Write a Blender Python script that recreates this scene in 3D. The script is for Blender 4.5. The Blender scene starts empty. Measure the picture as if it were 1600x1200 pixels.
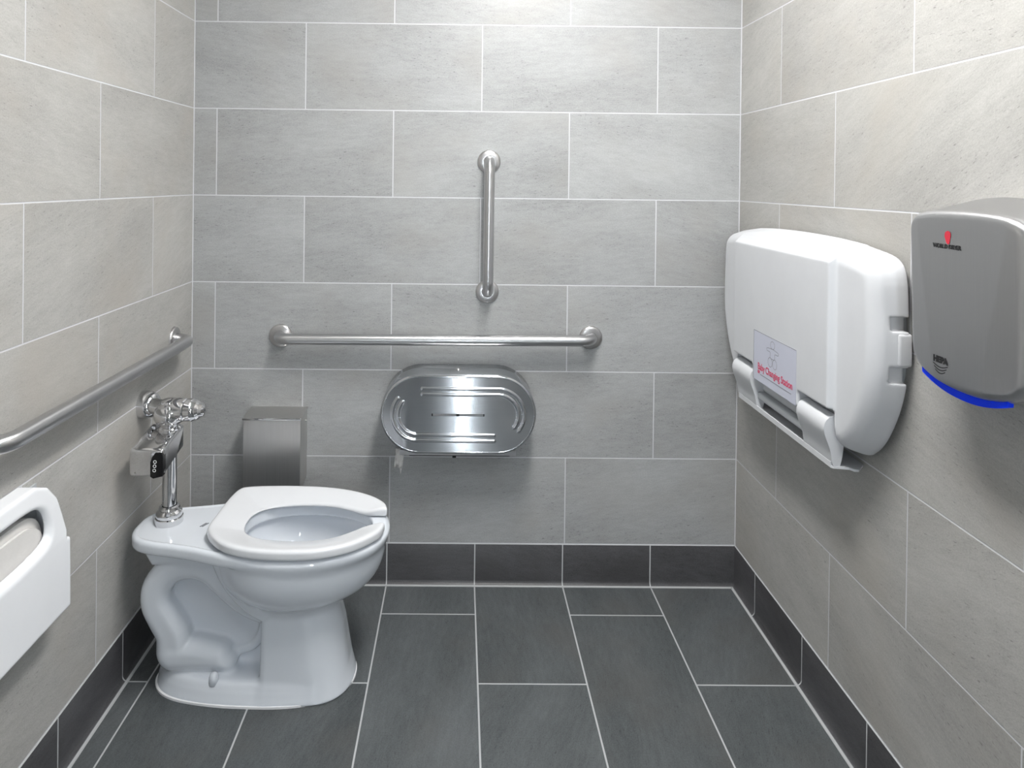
import bpy, bmesh, math
import numpy as np
from mathutils import Vector, Matrix
from math import radians, pi, sin, cos

C = bpy.context.scene.collection
scene = bpy.context.scene

# ------------------------------------------------------------------ camera
IMG_W, IMG_H = 1600.0, 1200.0
CAM = (0.92622, -2.37144, 1.39587)
YAW, PITCH, ROLL = -0.00716, -0.00424, 0.01148
FPX, PPX, PPY = 1068.234, 727.966, 288.918
cam_data = bpy.data.cameras.new('camera')
cam = bpy.data.objects.new('camera', cam_data)
C.objects.link(cam)
fw = Vector((-sin(YAW) * cos(PITCH), cos(YAW) * cos(PITCH), sin(PITCH)))
rt = Vector((cos(YAW), sin(YAW), 0))
up = rt.cross(fw)
rt2 = rt * cos(ROLL) + up * sin(ROLL)
up2 = up * cos(ROLL) - rt * sin(ROLL)
m = Matrix((rt2, up2, -fw)).transposed().to_4x4()
m.translation = Vector(CAM)
cam.matrix_world = m
cam_data.sensor_fit = 'HORIZONTAL'
cam_data.sensor_width = 36.0
cam_data.lens = 36.0 * FPX / IMG_W
cam_data.shift_x = (IMG_W / 2 - PPX) / IMG_W
cam_data.shift_y = (PPY - IMG_H / 2) / IMG_W
cam_data.clip_start = 0.02
scene.camera = cam

# ------------------------------------------------------------------ world, exposure
world = bpy.data.worlds.new('world')
scene.world = world
world.use_nodes = True
world.node_tree.nodes['Background'].inputs[0].default_value = (0.8, 0.9, 1.0, 1)
world.node_tree.nodes['Background'].inputs[1].default_value = 0.0
scene.view_settings.view_transform = 'Standard'
scene.view_settings.look = 'None'
scene.view_settings.gamma = 1.0
scene.view_settings.use_curve_mapping = False
scene.view_settings.exposure = 0.55

# room measures
W = 1.896          # width, x = 0 is the left wall, x = W the right wall; y = 0 is the back wall
CEIL = 2.60
FRONT = -3.05      # wall behind the camera
PH = 0.30005       # tile row pitch
ZB = 0.1408        # top of the tiled base
T = 0.61
A0, L0, R0 = 0.0803, 0.3056, 0.2985
FX0, FY0 = 0.0736, 0.1700

# ------------------------------------------------------------------ node helpers
def new_mat(name):
    mt = bpy.data.materials.new(name)
    mt.use_nodes = True
    nt = mt.node_tree
    bs = nt.nodes['Principled BSDF']
    return mt, nt, bs

class N:
    """little expression builder on math nodes"""
    def __init__(self, nt): self.nt = nt
    def m(self, op, a, b=None, c=None):
        n = self.nt.nodes.new('ShaderNodeMath'); n.operation = op
        for i, v in enumerate((a, b, c)):
            if v is None: continue
            if isinstance(v, (int, float)): n.inputs[i].default_value = v
            else: self.nt.links.new(v, n.inputs[i])
        return n.outputs[0]
    def comb(self, x, y, z):
        n = self.nt.nodes.new('ShaderNodeCombineXYZ')
        for i, v in enumerate((x, y, z)):
            if isinstance(v, (int, float)): n.inputs[i].default_value = v
            else: self.nt.links.new(v, n.inputs[i])
        return n.outputs[0]
    def noise(self, vec, scale, detail=3, rough=0.55):
        n = self.nt.nodes.new('ShaderNodeTexNoise')
        n.inputs['Scale'].default_value = scale
        n.inputs['Detail'].default_value = detail
        n.inputs['Roughness'].default_value = rough
        if vec is not None: self.nt.links.new(vec, n.inputs['Vector'])
        return n.outputs['Fac']
    def white(self, vec):
        n = self.nt.nodes.new('ShaderNodeTexWhiteNoise'); n.noise_dimensions = '3D'
        self.nt.links.new(vec, n.inputs['Vector'])
        return n.outputs['Value'], n.outputs['Color']
    def mix(self, f, a, b):
        n = self.nt.nodes.new('ShaderNodeMix'); n.data_type = 'RGBA'
        if isinstance(f, (int, float)): n.inputs[0].default_value = f
        else: self.nt.links.new(f, n.inputs[0])
        for i, v in ((6, a), (7, b)):
            if isinstance(v, tuple): n.inputs[i].default_value = (*v, 1)
            else: self.nt.links.new(v, n.inputs[i])
        return n.outputs[2]
    def ramp(self, v, lo, hi, smooth=True):
        n = self.nt.nodes.new('ShaderNodeMapRange')
        n.interpolation_type = 'SMOOTHSTEP' if smooth else 'LINEAR'
        self.nt.links.new(v, n.inputs[0])
        n.inputs[1].default_value = lo; n.inputs[2].default_value = hi
        n.inputs[3].default_value = 0; n.inputs[4].default_value = 1
        return n.outputs[0]
    def xyz(self):
        tc = self.nt.nodes.new('ShaderNodeTexCoord')
        s = self.nt.nodes.new('ShaderNodeSeparateXYZ')
        self.nt.links.new(tc.outputs['Object'], s.inputs[0])
        return s.outputs[0], s.outputs[1], s.outputs[2], tc.outputs['Object']

def s2l(c):
    c = c / 255.0
    return c / 12.92 if c <= 0.04045 else ((c + 0.055) / 1.055) ** 2.4
def rgb(r, g, b): return (s2l(r), s2l(g), s2l(b))

def tile_mat(name, uaxis, uneg, vaxis, vneg, u0, v0, tu, tv, dark, mid, light, grout, gw=0.0017,
             stagger=0.5, rough=0.5, shear=0.25, spec=0.35, seed=0.0, ushort=0.0):
    """stone-look tiles laid in a staggered bond; (u, v) are world metres along the surface"""
    mt, nt, bs = new_mat(name)
    e = N(nt)
    ax = e.xyz()
    u = ax[uaxis]; v = ax[vaxis]
    if uneg: u = e.m('MULTIPLY', u, -1.0)
    if vneg: v = e.m('MULTIPLY', v, -1.0)
    vv = e.m('DIVIDE', e.m('SUBTRACT', v, v0), tv)
    row = e.m('FLOOR', vv)
    par = e.m('ABSOLUTE', e.m('MODULO', row, 2.0))
    uu = e.m('ADD', e.m('DIVIDE', e.m('SUBTRACT', u, u0), tu), e.m('MULTIPLY', par, stagger))
    col = e.m('FLOOR', uu)
    fu = e.m('MULTIPLY', e.m('SUBTRACT', uu, col), tu)
    fv = e.m('MULTIPLY', e.m('SUBTRACT', vv, row), tv)
    du = e.m('MINIMUM', fu, e.m('SUBTRACT', tu, fu))
    dv = e.m('MINIMUM', fv, e.m('SUBTRACT', tv, fv))
    d = e.m('MINIMUM', du, dv)
    tile = e.ramp(d, gw * 0.75, gw * 1.35)
    rnd, rcol = e.white(e.comb(e.m('ADD', col, seed), row, 3.7))
    sp = nt.nodes.new('ShaderNodeSeparateColor'); nt.links.new(rcol, sp.inputs[0])
    r1, r2, r3 = sp.outputs
    ou = e.m('ADD', u, e.m('MULTIPLY', r1, 17.0))
    # veins drift at a different angle in each tile
    ov = e.m('ADD', e.m('ADD', v, e.m('MULTIPLY', r2, 23.0)),
             e.m('MULTIPLY', u, e.m('MULTIPLY', e.m('SUBTRACT', r3, 0.35), shear)))
    clouds = e.noise(e.comb(e.m('MULTIPLY', ou, 2.2), e.m('MULTIPLY', ov, 6.0), seed), 1.0, 4, 0.6)
    streak = e.noise(e.comb(e.m('MULTIPLY', ou, 22.0), e.m('MULTIPLY', ov, 75.0), seed + 5), 1.0, 6, 0.72)
    dash = e.noise(e.comb(e.m('MULTIPLY', ou, 60.0), e.m('MULTIPLY', ov, 210.0), seed + 9), 1.0, 2, 0.6)
    grain = e.noise(e.comb(e.m('MULTIPLY', ou, 230.0), e.m('MULTIPLY', ov, 300.0), 1.0), 1.0, 4, 0.8)
    f = e.m('ADD', e.m('MULTIPLY', e.m('SUBTRACT', clouds, 0.5), 1.1), e.m('MULTIPLY', e.m('SUBTRACT', streak, 0.5), 0.95))
    f = e.m('ADD', f, e.m('MULTIPLY', e.m('SUBTRACT', grain, 0.5), 1.7))
    f = e.m('ADD', f, e.m('MULTIPLY', e.m('SUBTRACT', rnd, 0.5), 0.22))
    f = e.m('ADD', f, 0.5)
    c = e.mix(e.ramp(f, 0.0, 1.0, False), dark, light)
    dm = e.m('MULTIPLY', e.ramp(dash, 0.60, 0.74), e.ramp(clouds, 0.62, 0.42))
    c = e.mix(e.m('MULTIPLY', dm, 0.75), c, tuple(x * 0.55 for x in dark))
    warm = e.noise(e.comb(ou, ov, 8.0), 3.0, 3)
    c = e.mix(e.m('MULTIPLY', e.ramp(warm, 0.45, 0.75), 0.5), c, mid)
    c = e.mix(tile, grout, c)
    nt.links.new(c, bs.inputs['Base Color'])
    rr = e.m('SUBTRACT', 0.9, e.m('MULTIPLY', tile, 0.9 - rough))
    nt.links.new(rr, bs.inputs['Roughness'])
    bs.inputs['Specular IOR Level'].default_value = spec
    bump = nt.nodes.new('ShaderNodeBump')
    bump.inputs['Strength'].default_value = 0.5
    bump.inputs['Distance'].default_value = 0.0012
    h = e.m('ADD', e.m('MULTIPLY', tile, 1.0), e.m('MULTIPLY', e.m('ADD', streak, dash), 0.12))
    nt.links.new(h, bump.inputs['Height'])
    nt.links.new(bump.outputs[0], bs.inputs['Normal'])
    return mt

WD, WM, WL = rgb(150, 149, 145), rgb(168, 162, 153), rgb(184, 184, 182)
GROUT = rgb(205, 206, 210)
M = {}
M['wall_back'] = tile_mat('back wall tile', 0, False, 2, False, A0, ZB, T, PH, rgb(139, 140, 140), rgb(155, 153, 149), rgb(178, 180, 181), GROUT, seed=1, shear=0.35, rough=0.42, spec=0.5)
M['wall_left'] = tile_mat('left wall tile', 1, True, 2, False, L0 + T / 2, ZB, T, PH, rgb(152, 151, 148), rgb(170, 164, 156), rgb(188, 187, 184), GROUT, seed=21, shear=0.6)
M['wall_right'] = tile_mat('right wall tile', 1, True, 2, False, R0 + T / 2, ZB, T, PH, rgb(150, 149, 146), rgb(168, 163, 155), rgb(186, 185, 182), GROUT, seed=41, shear=-0.8)
FD, FM, FL = rgb(60, 64, 66), rgb(84, 82, 80), rgb(100, 104, 106)
FG = rgb(176, 178, 180)
M['floor'] = tile_mat('floor tile', 1, True, 0, False, FY0, FX0, T, T / 2, FD, FM, FL, FG, gw=0.0022, rough=0.42, seed=61, shear=0.8)
BD, BM, BL = rgb(50, 50, 52), rgb(62, 61, 62), rgb(88, 88, 91)
M['base_back'] = tile_mat('back base tile', 0, False, 2, False, FX0, 0.0, T / 2, ZB, BD, BM, BL, FG, gw=0.0019, stagger=0, rough=0.35, seed=81, shear=0.5)
M['base_side'] = tile_mat('side base tile', 1, True, 2, False, FY0, 0.0, T / 2, ZB, BD, BM, BL, FG, gw=0.0019, stagger=0, rough=0.3, seed=91, shear=0.5)

def plain(name, col, rough=0.5, metal=0.0, spec=0.5, coat=0.0, noise=0.0, bumps=0.0, bscale=200):
    mt, nt, bs = new_mat(name)
    e = N(nt)
    x, y, z, vec = e.xyz()
    n = e.noise(vec, 14.0, 4)
    k = e.m('ADD', 1.0, e.m('MULTIPLY', e.m('SUBTRACT', n, 0.5), noise))
    cc = e.mix(e.ramp(n, 0.3, 0.7), tuple(max(0, v * (1 - noise)) for v in col), tuple(min(1, v * (1 + noise * 0.3)) for v in col))
    nt.links.new(cc, bs.inputs['Base Color'])
    bs.inputs['Roughness'].default_value = rough
    bs.inputs['Metallic'].default_value = metal
    bs.inputs['Specular IOR Level'].default_value = spec
    bs.inputs['Coat Weight'].default_value = coat
    bs.inputs['Coat Roughness'].default_value = 0.04
    if bumps:
        b = nt.nodes.new('ShaderNodeBump'); b.inputs['Strength'].default_value = bumps; b.inputs['Distance'].default_value = 0.0006
        nt.links.new(e.noise(vec, bscale, 2), b.inputs['Height']); nt.links.new(b.outputs[0], bs.inputs['Normal'])
    return mt

def steel(name, grain, col=(0.56, 0.56, 0.57), rough=0.3, aniso=0.7, streak=(6, 500, 500), rvar=0.1, cvar=0.12, rot=0.0, blur=None):
    """brushed stainless; grain = unit vector along the brushing"""
    mt, nt, bs = new_mat(name)
    e = N(nt)
    x, y, z, vec = e.xyz()
    v = e.comb(e.m('MULTIPLY', x, streak[0]), e.m('MULTIPLY', y, streak[1]), e.m('MULTIPLY', z, streak[2]))
    n = e.noise(v, 1.0, 3, 0.6)
    big = e.noise(vec, 9.0, 3)
    c = e.mix(n, tuple(a * (1 - cvar) for a in col), tuple(min(1, a * (1 + cvar)) for a in col))
    nt.links.new(c, bs.inputs['Base Color'])
    r = e.m('ADD', rough, e.m('MULTIPLY', e.m('SUBTRACT', big, 0.5), rvar * 2))
    nt.links.new(r, bs.inputs['Roughness'])
    bs.inputs['Metallic'].default_value = 1.0
    bs.inputs['Anisotropic'].default_value = aniso
    bs.inputs['Anisotropic Rotation'].default_value = rot
    across = (0, 0, 1) if grain[2] == 0 else (0, 1, 0)
    if blur is not None: across = blur
    nt.links.new(e.comb(*[float(g) for g in across]), bs.inputs['Tangent'])
    return mt

M['steel_x'] = steel('brushed steel, grain left to right', (1, 0, 0), streak=(5, 400, 400), rough=0.31, rvar=0.02, aniso=0.6, blur=(1,0,0))
M['steel_y'] = steel('brushed steel, grain front to back', (0, 1, 0), streak=(400, 5, 400), rough=0.31, rvar=0.02, aniso=0.6, blur=(0,1,0))
M['steel_z'] = steel('brushed steel, grain up and down', (0, 0, 1), streak=(400, 400, 5), rough=0.31, rvar=0.02, aniso=0.6, blur=(0,0,1))
M['flange'] = steel('satin steel', (1, 0, 0), aniso=0.0, rough=0.31, rvar=0.02, streak=(60, 60, 60), col=(0.58, 0.57, 0.57), cvar=0.04)
M['face_steel'] = steel('dispenser face steel', (1, 0, 0), streak=(4, 500, 500), rough=0.155, aniso=1.0, col=(0.60, 0.62, 0.65), rvar=0.05)
M['bin_steel'] = steel('bin steel', (0, 0, 1), blur=(1, 0, 0), streak=(300, 300, 4), rough=0.34, aniso=0.0, col=(0.60, 0.59, 0.58), rvar=0.03, cvar=0.1)
M['dryer_steel'] = steel('dryer steel', (0, 0, 1), streak=(500, 500, 6), rough=0.32, aniso=0.55, col=(0.56, 0.56, 0.57), rvar=0.02, cvar=0.05)
M['chrome'] = plain('polished chrome', (0.72, 0.72, 0.73), rough=0.06, metal=1.0)
M['ceramic'] = plain('white vitreous china', rgb(216, 221, 228), rough=0.08, spec=0.5, coat=0.6, noise=0.01)
M['seat'] = plain('white moulded seat plastic', rgb(219, 221, 225), rough=0.16, coat=0.3, noise=0.01)
M['plastic'] = plain('white textured plastic', rgb(206, 208, 212), rough=0.38, noise=0.02, bumps=0.12, bscale=900)
M['plastic_grey'] = plain('pale grey plastic', rgb(176, 180, 184), rough=0.4, noise=0.02)
M['shell'] = plain('glossy white plastic', rgb(236, 238, 242), rough=0.24, noise=0.01)
M['caulk'] = plain('white caulk', rgb(238, 238, 240), rough=0.5)
M['black'] = plain('black glossy window', (0.006, 0.006, 0.007), rough=0.12)
M['dark'] = plain('dark hollow', (0.01, 0.01, 0.011), rough=0.6)
M['ink'] = plain('black ink', rgb(30, 30, 32), rough=0.5)
M['greyink'] = plain('grey ink', rgb(120, 122, 128), rough=0.5)
M['redink'] = plain('red ink', rgb(206, 60, 98), rough=0.5)
M['redlogo'] = plain('red badge ink', rgb(190, 40, 60), rough=0.5)
M['navy'] = plain('navy print', rgb(60, 62, 92), rough=0.6)
M['blue'] = plain('blue plastic trim', rgb(0, 58, 255), rough=0.45, spec=0.2)
M['label'] = plain('pale label film', rgb(196, 199, 214), rough=0.3, noise=0.01)
M['paper'] = plain('white tissue paper', rgb(218, 216, 214), rough=0.9, noise=0.04, bumps=0.4, bscale=120)
M['ceiling'] = plain('white ceiling paint', rgb(226, 226, 224), rough=0.9, noise=0.02)
M['door'] = plain('grey painted door', rgb(120, 118, 116), rough=0.5, noise=0.03)
M['doorframe'] = plain('dark door frame paint', rgb(70, 70, 72), rough=0.5)
M['whitemetal'] = plain('white painted fixture', rgb(232, 232, 232), rough=0.4)

# ------------------------------------------------------------------ object helpers
def link(name, me, mat=None, parent=None, smooth=False):
    o = bpy.data.objects.new(name, me)
    C.objects.link(o)
    if mat is not None:
        for mm in (mat if isinstance(mat, (list, tuple)) else [mat]): me.materials.append(mm)
    if parent is not None: o.parent = parent
    if smooth:
        for p in me.polygons: p.use_smooth = True
    return o

def ob(name, bm, mat=None, parent=None, smooth=False, autosmooth=None):
    me = bpy.data.meshes.new(name)
    bmesh.ops.recalc_face_normals(bm, faces=bm.faces)
    if autosmooth is not None:
        for f in bm.faces: f.smooth = True
        for ed in bm.edges:
            if len(ed.link_faces) == 2 and ed.calc_face_angle(0) > radians(autosmooth): ed.smooth = False
    bm.to_mesh(me); bm.free()
    return link(name, me, mat, parent, smooth)

def thing(name, label, cat, loc=(0, 0, 0), group=None):
    o = bpy.data.objects.new(name, None)
    o.empty_display_size = 0.05
    C.objects.link(o)
    o.location = loc
    o['label'] = label; o['category'] = cat
    if group: o['group'] = group
    return o

def adopt(parent, *objs):
    """parent parts that were modelled in room coordinates"""
    inv = Matrix.Translation(-parent.location)
    for o in objs:
        if o.parent is None:
            o.parent = parent
            o.matrix_parent_inverse = inv
    return objs

def struct(o):
    o['kind'] = 'structure'
    return o

def box(bm, x0, x1, y0, y1, z0, z1):
    g = bmesh.ops.create_cube(bm, size=1.0)
    for v in g['verts']:
        v.co = Vector(((x0 + x1) / 2 + v.co.x * (x1 - x0), (y0 + y1) / 2 + v.co.y * (y1 - y0), (z0 + z1) / 2 + v.co.z * (z1 - z0)))
    return g['verts']

def bevel_all(bm, w, seg=3, angle=30):
    ed = [e for e in bm.edges if len(e.link_faces) == 2 and e.calc_face_angle(0) > radians(angle)]
    bmesh.ops.bevel(bm, geom=ed, offset=w, segments=seg, profile=0.5, affect='EDGES')

def frame(d):
    d = Vector(d).normalized()
    a = Vector((0, 0, 1)) if abs(d.z) < 0.9 else Vector((1, 0, 0))
    u = d.cross(a).normalized(); v = d.cross(u).normalized()
    return d, u, v

def lathe(bm, origin, axis, prof, seg=40):
    """prof = [(distance along axis, radius)...]"""
    d, u, v = frame(axis); o = Vector(origin)
    rings = []
    for (t, r) in prof:
        c = o + d * t
        if r <= 1e-6: rings.append([bm.verts.new(c)]); continue
        rings.append([bm.verts.new(c + (u * cos(2 * pi * k / seg) + v * sin(2 * pi * k / seg)) * r) for k in range(seg)])
    for a, b in zip(rings[:-1], rings[1:]):
        for k in range(seg):
            k2 = (k + 1) % seg
            if len(a) == 1 and len(b) == 1: continue
            if len(a) == 1: bm.faces.new((a[0], b[k], b[k2]))
            elif len(b) == 1: bm.faces.new((a[k], b[0], a[k2]))
            else: bm.faces.new((a[k], b[k], b[k2], a[k2]))

def sweep(bm, pts, r, seg=24, caps=True):
    pts = [Vector(p) for p in pts]
    n = len(pts); rings = []
    u = None
    for i, p in enumerate(pts):
        d = (pts[min(i + 1, n - 1)] - pts[max(i - 1, 0)]).normalized()
        if u is None: _, u, _ = frame(d)
        u = (u - d * u.dot(d)).normalized(); v = d.cross(u)
        rad = r[i] if isinstance(r, (list, tuple)) else r
        rings.append([bm.verts.new(p + (u * cos(2 * pi * k / seg) + v * sin(2 * pi * k / seg)) * rad) for k in range(seg)])
    for a, b in zip(rings[:-1], rings[1:]):
        for k in range(seg):
            k2 = (k + 1) % seg
            bm.faces.new((a[k], a[k2], b[k2], b[k]))
    if caps:
        bm.faces.new(rings[0][::-1]); bm.faces.new(rings[-1])

def bent(a, corner, b, rad, n=10):
    """points of a path a -> corner -> b with the corner rounded"""
    a, c, b = Vector(a), Vector(corner), Vector(b)
    d1 = (a - c).normalized(); d2 = (b - c).normalized()
    p1 = c + d1 * rad; p2 = c + d2 * rad
    ctr = c + (d1 + d2) * rad
    out = []
    for i in range(n + 1):
        t = (pi / 2) * i / n
        out.append(ctr - d2 * rad * cos(t) - d1 * rad * sin(t))
    return out

def prism(bm, poly, axis, t0, t1):
    """poly in the plane normal to axis ('x','y','z'), extruded t0..t1"""
    def P(a, b, t):
        return {'x': (t, a, b), 'y': (a, t, b), 'z': (a, b, t)}[axis]
    lo = [bm.verts.new(P(a, b, t0)) for a, b in poly]
    hi = [bm.verts.new(P(a, b, t1)) for a, b in poly]
    n = len(poly)
    bm.faces.new(lo[::-1]); bm.faces.new(hi)
    for i in range(n):
        j = (i + 1) % n
        bm.faces.new((lo[i], lo[j], hi[j], hi[i]))

def text(body, size, mat, parent, name, mtx, depth=0.0004, sx=1.0, bold=0.0):
    cu = bpy.data.curves.new(name, 'FONT')
    cu.body = body; cu.size = size; cu.extrude = depth / 2; cu.align_x = 'CENTER'; cu.align_y = 'CENTER'; cu.offset = bold
    tmp = bpy.data.objects.new('tmp', cu); C.objects.link(tmp)
    bpy.context.view_layer.update()
    me = bpy.data.meshes.new_from_object(tmp.evaluated_get(bpy.context.evaluated_depsgraph_get()))
    bpy.data.objects.remove(tmp)
    me.transform(Matrix.Diagonal((sx, 1, 1, 1)))
    me.transform(mtx)
    me.name = name
    return link(name, me, mat, parent)

# ------------------------------------------------------------------ distance-field modelling
def smin(a, b, k):
    h = np.clip(0.5 + 0.5 * (b - a) / k, 0, 1)
    return b * (1 - h) + a * h - k * h * (1 - h)
def smax(a, b, k): return -smin(-a, -b, k)

def grid(x0, x1, y0, y1, z0, z1, h):
    xs = np.arange(x0, x1 + h, h); ys = np.arange(y0, y1 + h, h); zs = np.arange(z0, z1 + h, h)
    X, Y, Z = np.meshgrid(xs, ys, zs, indexing='ij')
    return X, Y, Z, (x0, y0, z0, h)

def poly_sdf(px, py, poly):
    """signed distance to a closed polygon (negative inside), any array shape"""
    d = np.full(px.shape, 1e9); s = np.ones(px.shape)
    n = len(poly)
    for i in range(n):
        ax, ay = poly[i]; bx, by = poly[(i - 1) % n]
        ex, ey = bx - ax, by - ay
        wx, wy = px - ax, py - ay
        t = np.clip((wx * ex + wy * ey) / (ex * ex + ey * ey + 1e-12), 0, 1)
        d = np.minimum(d, (wx - ex * t) ** 2 + (wy - ey * t) ** 2)
        c1 = py >= ay; c2 = py < by; c3 = ex * wy > ey * wx
        fl = (c1 & c2 & c3) | (~c1 & ~c2 & ~c3)
        s = np.where(fl, -s, s)
    return s * np.sqrt(d)

def spline(pts, per=6, closed=True):
    p = [np.array(q, float) for q in pts]; n = len(p); out = []
    rng = range(n) if closed else range(n - 1)
    for i in rng:
        if closed: a, b, c, d = p[i - 1], p[i], p[(i + 1) % n], p[(i + 2) % n]
        else: a, b, c, d = p[max(i - 1, 0)], p[i], p[i + 1], p[min(i + 2, n - 1)]
        for k in range(per):
            t = k / per
            out.append(tuple(0.5 * ((2 * b) + (-a + c) * t + (2 * a - 5 * b + 4 * c - d) * t * t + (-a + 3 * b - 3 * c + d) * t ** 3)))
    if not closed: out.append(tuple(p[-1]))
    return out

def path_sdf(px, py, pts, rad):
    """distance to a 2-D chain with a radius per point"""
    d = np.full(px.shape, 1e9)
    for i in range(len(pts) - 1):
        ax, ay = pts[i]; bx, by = pts[i + 1]
        ex, ey = bx - ax, by - ay
        t = np.clip(((px - ax) * ex + (py - ay) * ey) / (ex * ex + ey * ey + 1e-12), 0, 1)
        r = rad[i] + (rad[i + 1] - rad[i]) * t
        d = np.minimum(d, np.hypot(px - ax - ex * t, py - ay - ey * t) - r)
    return d

def extrude(d2, w, r=0.0):
    """round-edged extrusion: d2 = 2-D distance, w = |t| - half thickness"""
    a = d2 + r; b = w + r
    return np.minimum(np.maximum(a, b), 0) + np.hypot(np.maximum(a, 0), np.maximum(b, 0)) - r

def rbox2(px, py, cx, cy, a, b, r):
    qx = np.abs(px - cx) - a + r; qy = np.abs(py - cy) - b + r
    return np.minimum(np.maximum(qx, qy), 0) + np.hypot(np.maximum(qx, 0), np.maximum(qy, 0)) - r

def surface_nets(D, org):
    x0, y0, z0, h = org
    S = D < 0
    nx, ny, nz = D.shape
    c = [S[i:nx - 1 + i, j:ny - 1 + j, k:nz - 1 + k] for i in (0, 1) for j in (0, 1) for k in (0, 1)]
    tot = sum(a.astype(np.int8) for a in c)
    act = (tot > 0) & (tot < 8)
    idx = -np.ones(act.shape, np.int64)
    cells = np.argwhere(act)
    idx[act] = np.arange(len(cells))
    acc = np.zeros((len(cells), 3)); cnt = np.zeros(len(cells))
    i, j, k = cells.T
    corners = [(a, b, g) for a in (0, 1) for b in (0, 1) for g in (0, 1)]
    for p in corners:
        for ax in range(3):
            if p[ax] == 1: continue
            q = list(p); q[ax] = 1
            dp = D[i + p[0], j + p[1], k + p[2]]; dq = D[i + q[0], j + q[1], k + q[2]]
            cr = (dp < 0) != (dq < 0)
            t = np.where(cr, dp / np.where(cr, dp - dq, 1), 0)
            pos = np.tile(np.array(p, float), (len(cells), 1)); pos[:, ax] += t
            acc[cr] += pos[cr]; cnt[cr] += 1
    V = cells + acc / cnt[:, None]
    F = []
    for ax in range(3):
        b, g = [(1, 2), (2, 0), (0, 1)][ax]
        sl0 = [slice(None)] * 3; sl1 = [slice(None)] * 3
        sl0[ax] = slice(0, -1); sl1[ax] = slice(1, None)
        A = S[tuple(sl0)]; B = S[tuple(sl1)]
        e = np.argwhere(A != B)
        inside = A[tuple(e.T)]
        ok = (e[:, b] > 0) & (e[:, g] > 0) & (e[:, b] < D.shape[b] - 1) & (e[:, g] < D.shape[g] - 1)
        e = e[ok]; inside = inside[ok]
        def cell(db, dg):
            q = e.copy(); q[:, b] += db; q[:, g] += dg
            return idx[q[:, 0], q[:, 1], q[:, 2]]
        quad = np.stack([cell(-1, -1), cell(0, -1), cell(0, 0), cell(-1, 0)], 1)
        quad[~inside] = quad[~inside][:, ::-1]
        F.append(quad)
    F = np.concatenate(F)
    F = F[(F >= 0).all(1)]
    # settle the vertices on the zero surface
    G = np.gradient(D)
    for _ in range(2):
        P = np.clip(V, 0, np.array(D.shape) - 1.001)
        b0 = np.floor(P).astype(int); f = P - b0
        def tri(A):
            r = 0
            for a in (0, 1):
                for bb in (0, 1):
                    for g in (0, 1):
                        w = (f[:, 0] if a else 1 - f[:, 0]) * (f[:, 1] if bb else 1 - f[:, 1]) * (f[:, 2] if g else 1 - f[:, 2])
                        r = r + w * A[b0[:, 0] + a, b0[:, 1] + bb, b0[:, 2] + g]
            return r
        d = tri(D); g = np.stack([tri(q) for q in G], 1)
        gg = (g * g).sum(1) + 1e-12
        step = np.clip(d / gg, -1e9, 1e9)[:, None] * g
        ln = np.linalg.norm(step, axis=1, keepdims=True)
        V = V - step * np.minimum(1, 0.5 / np.maximum(ln, 1e-9))
    return V * h + np.array([x0, y0, z0]), F

def mesh_np(name, V, F, mat, parent=None):
    me = bpy.data.meshes.new(name)
    me.vertices.add(len(V)); me.vertices.foreach_set('co', np.asarray(V, np.float32).ravel())
    me.loops.add(len(F) * 4); me.loops.foreach_set('vertex_index', np.asarray(F, np.int32).ravel())
    me.polygons.add(len(F))
    me.polygons.foreach_set('loop_start', np.arange(0, len(F) * 4, 4, dtype=np.int32))
    me.polygons.foreach_set('loop_total', np.full(len(F), 4, np.int32))
    me.update(calc_edges=True)
    me.validate()
    return link(name, me, mat, parent, smooth=True)

def sdf_obj(name, D, org, mat, parent=None):
    V, F = surface_nets(D, org)
    return mesh_np(name, V, F, mat, parent)

# ------------------------------------------------------------------ room shell
def wallbox(name, mat, *b):
    bm = bmesh.new(); box(bm, *b)
    return struct(ob(name, bm, mat))
TH = 0.12
wallbox('wall_back', M['wall_back'], -TH, W + TH, 0, TH, 0, CEIL)
wallbox('wall_left', M['wall_left'], -TH, 0, FRONT, 0, 0, CEIL)
wallbox('wall_right', M['wall_right'], W, W + TH, FRONT, 0, 0, CEIL)
wallbox('floor', M['floor'], -TH, W + TH, FRONT - TH, TH, -0.12, 0)
wallbox('ceiling', M['ceiling'], -TH, W + TH, FRONT - TH, TH, CEIL, CEIL + 0.1)
# wall behind the camera with a door opening
DX0, DX1, DZ = 0.62, 1.53, 2.10
GX0, GX1, GZ0, GZ1 = 0.944, 0.972, 0.10, 1.98      # tall glowing slot added to the unseen door for front fill
FILL_SLOT = 62.0
bm = bmesh.new()
box(bm, -TH, DX0, FRONT - TH, FRONT, 0, CEIL)
box(bm, DX1, W + TH, FRONT - TH, FRONT, 0, CEIL)
box(bm, DX0, DX1, FRONT - TH, FRONT, DZ, CEIL)
struct(ob('wall_front', bm, M['wall_back']))
bm = bmesh.new()
for a, b, c, d in ((DX0 + 0.045, GX0, 0.008, DZ - 0.045), (GX1, DX1 - 0.045, 0.008, DZ - 0.045), (GX0, GX1, 0.008, GZ0), (GX0, GX1, GZ1, DZ - 0.045)):
    box(bm, a, b, FRONT - 0.08, FRONT - 0.035, c, d)
dr = struct(ob('door_1', bm, M['door']))
bm = bmesh.new(); box(bm, GX0, GX1, FRONT - 0.062, FRONT - 0.054, GZ0, GZ1)
mt, nt, bs = new_mat('glowing fill pane')  # added glow: front fill and the bright band on the dispenser face
bs.inputs['Base Color'].default_value = (0.8, 0.85, 0.9, 1)
bs.inputs['Emission Color'].default_value = (0.88, 0.95, 1.0, 1)
bs.inputs['Emission Strength'].default_value = FILL_SLOT
ob('fill_pane', bm, mt, dr)
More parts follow.
